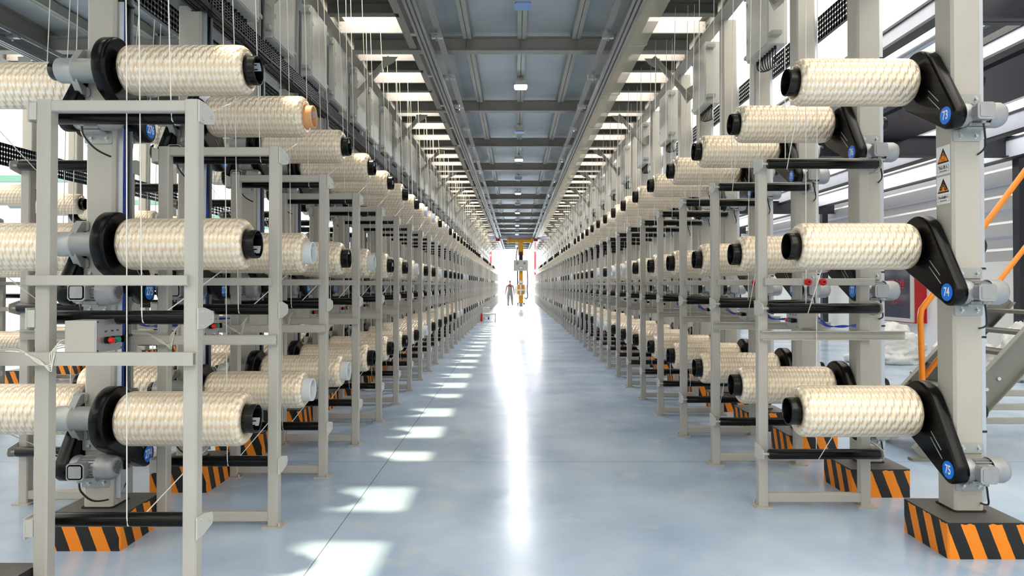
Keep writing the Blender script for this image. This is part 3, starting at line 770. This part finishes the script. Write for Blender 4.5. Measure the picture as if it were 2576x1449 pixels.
for key, x0, ys in (('left', -2.30, [7.65+2.184*k for k in range(-2, 24)]), ('right', 2.46, [6.62+2.184*k for k in range(-1, 25)])):
    for i, y in enumerate(ys):
        if y > 58: continue
        mk_ = cab.spawn if i < 10 else cab.solo
        if key == 'left':
            r = mk_('electrical_cabinet', (x0-.012, y+1.0, 3.86)); tag(r, f'grey electrical cabinet right behind the {nth(i+1)} cabinet high above the left row', 'cabinet', 'paired cabinets above the left row')
        r = mk_('wall_cabinet' if False else 'electrical_cabinet', (x0, y if key == 'left' else y+.62, 3.86), 0 if key == 'left' else PI)
        tag(r, f'grey electrical cabinet hung between the columns high above the {key} row, {nth(i+1)} from the camera', 'cabinet', f'electrical cabinets above the {key} row')
def tray(name, x, z0, z1, y0, y1, side, label, cables):
    root = link(name, None); tag(root, label, 'cable tray')
    # perforated web: strips with real slots
    mb = MB(); zz = [z0+(z1-z0)*t for t in (0, .15, .22, .36, .43, .57, .64, .78, .85, 1)]
    for i in range(0, 10, 2): mb.box(x-.0015, x+.0015, y0, y1, zz[i], zz[i+1])
    yv = y0
    n = 0
    while yv < y1 and n < 900:
        wv = .05 if yv < 14 else .16
        mb.box(x-.0015, x+.0015, yv, yv+wv*.7, z0, z1); yv += wv; n += 1
    mb.box(min(x, x+side*.03), max(x, x+side*.03), y0, y1, z0-.003, z0).box(min(x, x+side*.02), max(x, x+side*.02), y0, y1, z1, z1+.003)
    link('perforated_web', mb.mesh('perforated_web', M['tray']), root)
    mb = MB().box(min(x, x+side*.3), max(x, x+side*.3), y0, y1, z0-.008, z0-.004)
    if cables: link('tray_base', mb.mesh('tray_base', M['tray']), root)
    if cables:
        for j in range(18):
            cx_ = x+side*(.0+.017*(j % 9)); zc = z0-.022-.019*(j//9)
            P = [(cx_+.004*math.sin(y*1.3+j), y, zc+.006*math.sin(y*.9+j*2)) for y in [y0+.7*k for k in range(int((y1-y0)/.7)+1)]]
            link('cable', MB().tube(P, .0092, 5).mesh('cable', M['cable']), root)
        tz = MB(); y = y0+.4
        while y < y1: tz.box(x-.15, x+.01, y, y+.012, z0-.054, z0-.051).box(x+.008, x+.011, y, y+.012, z0-.054, z0+.02); y += .62
        link('cable_tie', tz.mesh('cable_tie', M['cable']), root)
    return root
tray('cable_tray', -2.285, 3.62, 3.73, 1.6, 60, -1, 'dark perforated cable tray with a bundle of black cables above the left row', True)
tray('cable_tray', 2.84, 3.80, 4.02, 1.2, 60, 1, 'dark perforated cable tray running behind the right columns', False)
tray('cable_tray', -2.86, 3.62, 3.84, 1.6, 40, 1, 'dark perforated cable tray on the far side of the left columns', False)
tray('cable_tray', -7.0, 3.15, 3.45, 5.2, 22, -1, 'grey perforated cable tray above the far row of the left hand aisle', False)

# ------------------------------------------------------------ warning stickers on the nearest right column
def sticker(z0, z1, glyph, text, label, small):
    xf = RX-.0862; yc = RZ; hw = .064
    root = link('warning_sticker', None); root.location = (xf, yc, (z0+z1)/2); tag(root, label, 'sticker')
    h = (z1-z0)/2
    link('sheet', MB().box(-.0008, 0, -hw, hw, -h, h).mesh('sheet', M['white']), root)
    # triangle faces the aisle (-x); y decreasing = to the right for a viewer in the aisle
    def poly(P, x, m, nm):
        return link(nm, MB().add([(x, p[0], p[1]) for p in P], [tuple(range(len(P)))]).mesh(nm, M[m]), root)
    t = h*.86; b_ = -h*.2
    poly([(-hw*.86, b_), (hw*.86, b_), (0, t)], -.0011, 'black', 'triangle_border')
    poly([(-hw*.70, b_+.009), (hw*.70, b_+.009), (0, t-.022)], -.0014, 'sign_orange', 'triangle_field')
    g = MB()
    def ringy(cy, cz, r, w_):
        n = 20; vs = []
        for k in range(n):
            a = 2*PI*k/n; vs += [(-.0017, cy+r*math.cos(a), cz+r*math.sin(a)), (-.0017, cy+(r-w_)*math.cos(a), cz+(r-w_)*math.sin(a))]
        g.add(vs, [(2*k, 2*((k+1) % n), 2*((k+1) % n)+1, 2*k+1) for k in range(n)])
    if glyph == 'rollers': ringy(0, t*.50, .011, .003); ringy(0, b_+.034, .019, .003)
    else:
        for cy, cz, r in ((0, t*.46, .014), (-.022, b_+.026, .013), (.022, b_+.028, .013)):
            for k in range(9):
                a = 2*PI*k/9; g.add([(-.0017, cy+r*math.cos(a+d)*q, cz+r*math.sin(a+d)*q) for d, q in ((-.2, .8), (-.12, 1.15), (.12, 1.15), (.2, .8))], [(0, 1, 2, 3)])
            ringy(cy, cz, r*.92, r*.62)
    link('pictogram', g.mesh('pictogram', M['black']), root)
    fr = MB()
    zt, zb = -h*.36, -h*.84; y0, y1 = -hw*.84, hw*.84
    for a in ((y0, y1, zt-.0012, zt), (y0, y1, zb, zb+.0012), (y0, y0+.0012, zb, zt), (y1-.0012, y1, zb, zt)): fr.box(-.0016, -.0010, *a)
    link('text_frame', fr.mesh('text_frame', M['black']), root)
    o = link('lettering', text_mesh(text, .0235 if len(text) < 5 else .0165, 'black', .95), root, (-.0012, 0, (zt*.62+zb*.38))); o.rotation_euler = (PI/2, 0, -PI/2)
    o = link('lettering', text_mesh(small, .0068, 'black', .85), root, (-.0012, 0, zt*.18+zb*.82)); o.rotation_euler = (PI/2, 0, -PI/2)
za = lambda py: EYE-(py-717)*4.03/F
sticker(za(437), za(365), 'rollers', '当心卷入', 'upper white warning sticker, two rollers in an orange triangle, on nearest right column', 'Warning roll-in entanglement')
sticker(za(512), za(442), 'gears', '当心机械伤人', 'lower white warning sticker, gears in an orange triangle, on nearest right column', 'Warning mechanical injury')

# ------------------------------------------------------------ right hand background: platform, stair, wall fittings, sacks
def thing1(name, mb, m, label, cat, group=None, kind=None):
    return tag(link(name, mb.mesh(name, M[m])), label, cat, group, kind)
for i, (x, z, h_) in enumerate(((4.0, 4.08, .15), (4.62, 4.05, .16), (5.3, 4.07, .15), (7.5, 3.84, .26), (8.55, 3.72, .3))):
    lab = ('nearest to the right columns', 'second from the right columns', 'third from the right columns', 'beside the dark duct', 'closest to the ribbed wall')[i]
    r = link('roof_purlin', None); tag(r, f'long pale roof purlin with dark flanges, {lab}', 'purlin')
    link('web', MB().box(x, x+.03, 1, 75, z, z+h_).mesh('web', M['purlin']), r)
    link('flange', MB().box(x-.02, x+.13, 1, 75, z-.03, z).box(x-.02, x+.13, 1, 75, z+h_, z+h_+.03).mesh('flange', M['dark_steel']), r)  # pale web paints in the lit face, dark flanges the shaded undersides
thing1('air_duct', MB().box(5.5, 6.75, 3, 75, 4.02, 4.5), 'dark_steel', 'wide dark duct running along the right side under the roof', 'duct')
thing1('round_pipe', MB().cyl((4.42, 1, 4.12), (4.42, 75, 4.12), .05, 16), 'duct', 'silver round pipe running between two pale purlins', 'pipe')
for i, (yg, x0, x1, zt, lab) in enumerate(((5.9, 4.0, 9.1, 4.15, 'upper right corner'), (11.9, 4.9, 9.1, 4.1, 'level with the blue plate 73'), (19.5, 5.0, 9.1, 3.9, 'third from the camera'), (27, 5.0, 9.1, 3.9, 'farthest visible'))):
    z0 = zt-.36
    thing1('dark_girder', MB().box(x0, x1, yg-.08, yg+.08, z0, z0+.014).box(x0, x1, yg-.006, yg+.006, z0, zt).box(x0, x1, yg-.08, yg+.08, zt-.014, zt), 'dark_steel', f'dark steel girder across the right side, {lab}', 'girder', 'dark girders')
    c = MB().box(8.72, 8.88, yg-.08, yg+.08, 0, z0)
    if i: thing1('dark_post', c, 'dark_steel', f'dark steel post against the ribbed wall under the girder, {lab}', 'post')
# stair
ZS = 5.9
st = link('steel_stair', None); tag(st, 'steel stair with orange handrail rising to the right behind the nearest column', 'stairs')
def sl(px0, py0, px1, py1, w_, y0_, y1_):
    a = pw(px0, py0, ZS); b = pw(px1, py1, ZS); d = (b-a); d.y = 0; dn = d.normalized(); n = Vector((-dn.z, 0, dn.x))*w_/2
    P = [(a.x-n.x, a.z-n.z), (b.x-n.x, b.z-n.z), (b.x+n.x, b.z+n.z), (a.x+n.x, a.z+n.z)]
    return MB().prism(P, 1, y0_, y1_)
p0s = (2316, 1150); p1s = (2700, 742)
for off in (0, .85):
    s_ = sl(*p0s, *p1s, .25, ZS+off, ZS+off+.008)
    for e in (-1, 1):
        a = pw(*p0s, ZS); b = pw(*p1s, ZS); d = (b-a); dn = d.normalized(); n = Vector((-dn.z, 0, dn.x))*.122*e
        s_.iadd(MB().prism([(a.x+n.x-dn.z*.004, a.z+n.z+dn.x*.004), (b.x+n.x-dn.z*.004, b.z+n.z+dn.x*.004), (b.x+n.x+dn.z*.004, b.z+n.z-dn.x*.004), (a.x+n.x+dn.z*.004, a.z+n.z-dn.x*.004)], 1, ZS+off-.05, ZS+off))
    link('stringer', s_.mesh('stringer', M['joist']), st)
a = pw(*p0s, ZS); b = pw(*p1s, ZS)
for k in range(1, 8):
    q = a.lerp(b, k/8); link('tread', MB().box(q.x-.12, q.x+.12, ZS+.01, ZS+.85, q.z-.0, q.z+.03).mesh('tread', M['joist']), st)
link('bolt', MB().cyl((a.lerp(b, .42).x, ZS-.0, a.lerp(b, .42).z), (a.lerp(b, .42).x, ZS-.02, a.lerp(b, .42).z), .016, 8).cyl((a.lerp(b, .5).x, ZS, a.lerp(b, .5).z-.02), (a.lerp(b, .5).x, ZS-.02, a.lerp(b, .5).z-.02), .016, 8).mesh('bolt', M['zinc']), st)
hp = [pw(2318, 1060, ZS), pw(2315, 960, ZS), pw(2311, 800, ZS), pw(2314, 778, ZS), pw(2325, 764, ZS), pw(2480, 559, ZS), pw(2700, 266, ZS)]
mr = [pw(2320, 948, ZS), pw(2700, 464, ZS)]
for off in (0, .85):
    mb = MB().tube([p+Vector((0, -.02+off, 0)) for p in hp], .024, 10).tube([p+Vector((0, -.02+off, 0)) for p in mr], .021, 10) if off == 0 else None
    if mb: link('handrail', mb.mesh('handrail', M['orange']), st)
link('foot', MB().cbox(a.x-.1, a.x+.14, ZS-.03, ZS+.05, 0, a.z-.0, 2, .01).cbox(a.x-.1, a.x+.14, ZS+.82, ZS+.9, 0, a.z, 2, .01).mesh('foot', M['joist']), st)
bar = link('rail_barrier', None); tag(bar, 'low grey barrier of four horizontal rails under the stair', 'barrier')
for z in (.13, .27, .41, .575): link('rail', MB().cbox(4.05, 5.6, 6.95, 7.0, z-.03+.0, z+.03, 0, .005).mesh('rail', M['channel']), bar)
for x in (4.06, 5.5): link('post', MB().cbox(x, x+.06, 7.0, 7.06, 0, .62, 2, .005).mesh('post', M['channel']), bar)
# fire cabinet, pipe
fcb = link('fire_cabinet', None, None, (8.82, 15.1, .66)); tag(fcb, 'red fire hose cabinet with dark glass door on the right wall', 'cabinet')
link('cabinet_body', MB().box(0, .26, 0, 1.35, 0, 2.0).mesh('cabinet_body', M['red']), fcb)
dr = link('door', MB().box(-.03, 0, .02, 1.33, .02, .1).box(-.03, 0, .02, 1.33, 1.9, 1.98).box(-.03, 0, .02, .14, .1, 1.9).box(-.03, 0, 1.21, 1.33, .1, 1.9).mesh('door', M['cabinet']), fcb, label='pale door frame')
link('door_glass', MB().box(-.02, -.012, .14, 1.21, .1, 1.9).mesh('door_glass', M['glass']), dr)
for s_, zz, sz in (('消火栓', .86, .24), ('火警119', .46, .14)):
    t = link('lettering', text_mesh(s_, sz, 'red', .9), dr, (-.024, .68, zz)); t.rotation_euler = (PI/2, 0, -PI/2)
pipe = MB().tube(smooth_path([(8.98, 17.6, 4.0), (8.98, 17.6, 2.0), (8.98, 17.6, 1.05), (8.98, 17.55, .95), (8.98, 17.4, .9), (8.98, 17.0, .9)], 4), .07, 12)
for z in (1.5, 2.6, 1.0): pipe.cyl((8.98, 17.6, z), (8.98, 17.6, z+.07), .1, 12)
pipe.cyl((8.98, 17.1, .9), (8.98, 17.02, .9), .11, 12)
thing1('fire_pipe', pipe, 'red', 'red fire pipe with flanges beside the fire hose cabinet', 'pipe')
def sack(name, loc, sx, sy, sz, seed, label, handle):
    n = 84; m_ = 50; vs = []; fs = []
    for i in range(m_+1):
        ph = -PI/2+PI*i/m_
        for j in range(n):
            th = 2*PI*j/n; d = Vector((math.cos(ph)*math.cos(th), math.cos(ph)*math.sin(th), math.sin(ph)))
            q = d*2.1+Vector((seed*3.1, 0, 0)); rr = 1+.30*noise.noise(q)+.16*abs(noise.noise(q*2.3))+.11*abs(noise.noise(q*5.5))-.10*abs(noise.noise(q*9.0))
            p = d*rr; z = p.z*sz
            flat = .02 if z < -.3*sz else 0
            vs.append((p.x*sx*(1.25 if z < -.1*sz else 1), p.y*sy*(1.2 if z < -.1*sz else 1), max(z, -.42*sz)+.42*sz+.003*(j % 2)))
    for i in range(m_):
        for j in range(n): fs.append((i*n+j, i*n+(j+1) % n, (i+1)*n+(j+1) % n, (i+1)*n+j))
    root = link(name, None, None, loc); tag(root, label, 'sack')
    link('sack_body', MB().add(vs, fs, True).mesh('sack_body', M['sack']), root)
    for hx, hz in handle:
        P = smooth_path([(hx-.09, 0, hz-.3), (hx-.10, 0, hz+.05), (hx-.05, 0, hz+.34), (hx+.04, .02, hz+.36), (hx+.09, 0, hz+.1), (hx+.11, 0, hz-.3)], 5)
        link('handle', MB().tube(P, .018, 6).mesh('handle', M['sack']), root)
sack('bulk_sack', (7.3, 13.4, 0), .62, .42, .50, 1, 'slumped white bulk sack on the floor, left one by the fire cabinet', [])
sack('bulk_sack', (7.9, 12.1, 0), .5, .4, .42, 2, 'flattened white bulk sack lying in front of the others', [])
sack('bulk_sack', (8.15, 10.9, 0), .38, .35, .6, 3, 'white bulk sack with a standing loop handle, nearest the right edge', [(.05, .75)])
thing1('hazard_kerb', MB().box(8.9, 9.05, 8, 13, 0, .12), 'orange', 'low orange kerb at the foot of the right wall', 'kerb')

# ------------------------------------------------------------ far end: wall, door, sign, pipes, robot, person, cart
door = link('door_1', MB().box(-.75, -.69, 73.9, 74, 0, 2.3).box(.45, .51, 73.9, 74, 0, 2.3).box(-.75, .51, 73.9, 74, 2.24, 2.3).box(-.15, -.09, 73.92, 73.98, 0, 2.24).mesh('door_1', M['beam'])); door.location = (-.24, 1.76, 0); door['kind'] = 'structure'
thing1('notice_board', MB().box(-1.02, .12, 75.7, 75.78, 2.6, 3.7), 'paper', 'pale notice board above the door at the far end', 'board')
thing1('fire_pipe', MB().cyl((2.15, 75.3, 0), (2.15, 75.3, 5.2), .1, 12), 'red', 'red standpipe at the far end, right of the aisle', 'pipe')
thing1('fire_pipe', MB().cyl((-2.75, 75.3, 0), (-2.75, 75.3, 5.2), .13, 12), 'red', 'red standpipe at the far end, left of the aisle', 'pipe')
rb_ = link('gantry_robot', None, None, (.08, 43.7, 0)); tag(rb_, 'yellow gantry robot with grey control panel hanging over the aisle', 'robot')
def rp(name, mb, m, parent=None, label=None): return link(name, mb.mesh(name, M[m]), parent or rb_, label=label)
br = rp('bridge_beam', MB().cbox(-1.75, 1.9, -.15, .15, 4.42, 4.68, 0, .02), 'purlin')
rp('end_carriage', MB().box(-1.33, -1.08, -.3, .3, 4.3, 4.7).box(1.08, 1.33, -.3, .3, 4.3, 4.7), 'red', br, 'red end carriages')
tr = rp('trolley_beam', MB().cbox(-.55, .95, -.42, -.16, 4.2, 4.42, 0, .03).cbox(-.62, -.5, -.45, -.14, 4.16, 4.5, 2, .02).cbox(.88, 1.0, -.45, -.14, 4.16, 4.5, 2, .02), 'yellow')
ms = rp('mast', MB().cbox(.08, .42, -.42, -.12, 3.4, 4.22, 2, .04).cbox(.14, .38, -.40, -.14, 1.5, 3.45, 2, .04).cbox(.0, .50, -.44, -.10, .92, 1.55, 2, .05).cbox(.12, .40, -.40, -.14, .35, .95, 2, .04), 'yellow')
rp('motor', MB().cyl((.25, -.45, 3.05), (.25, -.45, 3.5), .12, 16).box(.14, .36, -.5, -.3, 3.5, 3.62), 'core_black', ms)
pn = rp('control_panel', MB().cbox(-.20, .70, -.75, -.45, 2.40, 3.08, 2, .02), 'cabinet')
rp('screen', MB().box(.13, .38, -.765, -.75, 2.50, 2.68), 'joist', pn); rp('screen_glass', MB().box(.155, .355, -.77, -.766, 2.525, 2.655), 'white', pn)
gm = MB()
for x in (-.04, .40):
    for k in range(7): gm.box(x, x+.15, -.757, -.751, 2.80+k*.024, 2.812+k*.024)
rp('vent_grille', gm, 'joist', pn)
gp = MB()
for x in (-.06, .24, .52): gp.cbox(x-.045, x+.045, -.62, -.52, .98 if x != .24 else .85, 1.42 if x != .24 else 1.55, 2, .01)
gp.cbox(-.06, .52, -.6, -.54, 1.14, 1.24, 0, .01)
for a_, b_ in (((-.15, 1.52), (.62, 1.52)), ((.62, 1.52), (.62, .87)), ((.62, .87), (-.15, .87)), ((-.15, .87), (-.15, 1.52))): gp.cyl((a_[0], -.66, a_[1]), (b_[0], -.66, b_[1]), .014, 6)
rp('gripper_frame', gp, 'white', ms)
rp('clamp_head', MB().cbox(.16, .36, -.42, -.12, .14, .40, 2, .02), 'beam', ms)
rp('roller_wheel', MB().cyl((.0, -.3, .33), (.12, -.3, .33), .07, 12).cyl((.40, -.3, .33), (.52, -.3, .33), .07, 12).cyl((.03, -.3, .25), (.1, -.3, .25), .09, 12), 'cast', ms)
rp('collar', MB().cbox(.1, .42, -.46, -.1, 1.62, 1.78, 2, .04), 'white', ms)
rp('hose', MB().tube(smooth_path([(.05, -.4, 3.9), (-.02, -.42, 3.5), (-.05, -.44, 3.2), (.02, -.44, 3.05)], 5), .03, 8).tube([(.05, -.42, 2.4), (.05, -.42, 1.5)], .035, 8).tube(smooth_path([(.66, -.5, 2.4), (.68, -.5, 1.8), (.66, -.5, 1.2), (.68, -.5, .8), (.6, -.5, .64), (.48, -.5, .72)], 5), .03, 8), 'cable', ms)

# person walking
def skin_body(name, joints, edges, m, parent, sub=2, root_i=0):
    me = bpy.data.meshes.new(name); me.from_pydata([j[0] for j in joints], edges, []); ob = bpy.data.objects.new(name, me); C.objects.link(ob)
    md = ob.modifiers.new('skin', 'SKIN')
    for v, j in zip(me.skin_vertices[0].data, joints):
        r = j[1] if isinstance(j[1], tuple) else (j[1], j[1]); v.radius = r; v.use_root = False
    me.skin_vertices[0].data[root_i].use_root = True
    sb = ob.modifiers.new('sub', 'SUBSURF'); sb.levels = sub; sb.render_levels = sub
    dg = bpy.context.evaluated_depsgraph_get(); m2 = bpy.data.meshes.new_from_object(ob.evaluated_get(dg)); bpy.data.objects.remove(ob)
    for x in (m if isinstance(m, list) else [m]): m2.materials.append(M[x])
    for p in m2.polygons: p.use_smooth = True
    return link(name, m2, parent)
per = link('person', None, None, (-.40, 49.0, 0)); tag(per, 'person in grey work uniform with red collar, cap and white mask walking in the aisle', 'person')
J = [((0, 0, .98), (.15, .10)), ((0, 0, 1.15), (.15, .10)), ((0, 0, 1.36), (.19, .11)), ((0, 0, 1.50), (.12, .08)), ((0, 0, 1.57), (.055, .055)), ((0, -.01, 1.66), (.07, .08)), ((0, -.01, 1.76), (.075, .09)),
     ((.20, 0, 1.47), (.06, .06)), ((.27, .02, 1.20), (.045, .045)), ((.29, -.03, .95), (.033, .033)), ((.295, -.05, .86), (.035, .022)),
     ((-.20, 0, 1.47), (.06, .06)), ((-.28, .03, 1.20), (.045, .045)), ((-.31, -.02, .96), (.033, .033)), ((-.315, -.04, .87), (.035, .022)),
     ((.11, 0, .90), (.125, .11)), ((.14, .02, .50), (.095, .09)), ((.17, .12, .11), (.07, .065)), ((.19, .05, .06), (.045, .035)),
     ((-.11, 0, .90), (.125, .11)), ((-.12, -.10, .50), (.095, .09)), ((-.13, -.12, .10), (.07, .065)), ((-.11, -.24, .045), (.045, .035))]
E_ = [(0, 1), (1, 2), (2, 3), (3, 4), (4, 5), (5, 6), (2, 7), (7, 8), (8, 9), (9, 10), (2, 11), (11, 12), (12, 13), (13, 14), (0, 15), (15, 16), (16, 17), (17, 18), (0, 19), (19, 20), (20, 21), (21, 22)]
bod = skin_body('body', J, E_, ['skin', 'uniform', 'dark'], per)
for p in bod.data.polygons:
    c_ = p.center; p.material_index = 0 if (c_.z > 1.555 or (abs(c_.x) > .2 and c_.z < 1.24)) else (2 if c_.z < .10 else 1)
for hx, hy in ((.295, -.055), (-.315, -.045)):       # hands: palm, four fingers and a thumb
    sg = 1 if hx > 0 else -1
    hj = [((hx, hy, .87), (.03, .018)), ((hx, hy-.008, .81), (.034, .015))]; he = [(0, 1)]
    for q, L_ in ((-.024, .060), (-.008, .070), (.008, .066), (.024, .052)):
        k = len(hj); hj += [((hx, hy+q, .785), .009), ((hx-sg*.006, hy+q-.004, .785-L_*.55), .008), ((hx-sg*.018, hy+q-.006, .785-L_), .007)]; he += [(1, k), (k, k+1), (k+1, k+2)]
    k = len(hj); hj += [((hx-sg*.01, hy-.035, .83), .010), ((hx-sg*.016, hy-.05, .79), .009)]; he += [(0, k), (k, k+1)]
    skin_body('hand', hj, he, 'skin', per, 1)
link('face_mask', MB().lathe([(-.03, .068), (0, .083), (.05, .079)], 2, (0, -.022, 1.635), 18).mesh('face_mask', M['white']), per)
link('cap', MB().lathe([(0, .089), (.04, .088), (.075, .062), (.088, .001)], 2, (0, -.005, 1.745), 20).cbox(-.06, .06, -.15, -.06, 1.745, 1.755, 2, .03).mesh('cap', M['joist']), per)
link('eye', MB().cyl((.03, -.098, 1.715), (.03, -.09, 1.715), .011, 8).cyl((-.03, -.098, 1.715), (-.03, -.09, 1.715), .011, 8).mesh('eye', M['dark']), per)
link('red_collar', MB().add([(-.15, -.115, 1.50), (.15, -.115, 1.50), (0, -.135, 1.36), (-.10, -.02, 1.56), (.10, -.02, 1.56)], [(0, 2, 1), (0, 1, 4, 3)]).mesh('red_collar', M['red']), per)
# trolley and bench by the left row
cr_ = link('tool_cart', None, None, (-1.33, 30, 0)); tag(cr_, 'grey tool cart parked at the far left side of the aisle', 'cart')
link('cart_body', MB().cbox(-.12, .18, 0, .5, .1, .52, 2, .01).mesh('cart_body', M['cabinet']), cr_)
for x in (-.08, .14):
    for y in (.05, .45): link('wheel', MB().cyl((x-.02, y, .05), (x+.02, y, .05), .05, 12).mesh('wheel', M['dark']), cr_)
bn = link('work_bench', None, None, (-1.33, 27.6, 0)); tag(bn, 'low grey bench beside the tool cart', 'bench')
link('bench_top', MB().box(0, .52, 0, .5, .32, .36).mesh('bench_top', M['cabinet']), bn)
for x in (0, .49):
    for y in (0, .46): link('leg', MB().box(x, x+.03, y, y+.03, 0, .32).mesh('leg', M['cabinet']), bn)
thing1('fire_extinguisher', MB().lathe([(0, .001), (0, .07), (.25, .07), (.30, .03), (.34, .03), (.34, .001)], 2, (-1.42, 28.6, .0), 14, True, (1,)), 'red', 'small red fire extinguisher on the floor by the bench', 'extinguisher')

# ------------------------------------------------------------ left hand background
for i, (y, z) in enumerate(((9.0, 3.3), (16, 4.2), (24, 3.9))):
    thing1('yellow_pipe', MB().cyl((-13.6, y, 0), (-13.6, y, 8), .05, 8), 'yellow', f'yellow pipe on the far left wall, {nth(i+1)} from the camera', 'pipe')
thing1('yellow_pipe', MB().cyl((-13.6, 6, 3.9), (-13.6, 60, 3.9), .05, 8), 'yellow', 'horizontal yellow pipe along the far left wall', 'pipe')
for i in range(6):
    y = 14+i*4
    thing1('mint_beam', MB().box(-13.7, -8.0, y-.08, y+.08, 3.62, 3.75), 'mint', f'mint green steel beam beyond the far row, {nth(i+1)} from the camera', 'beam', 'mint green beams')
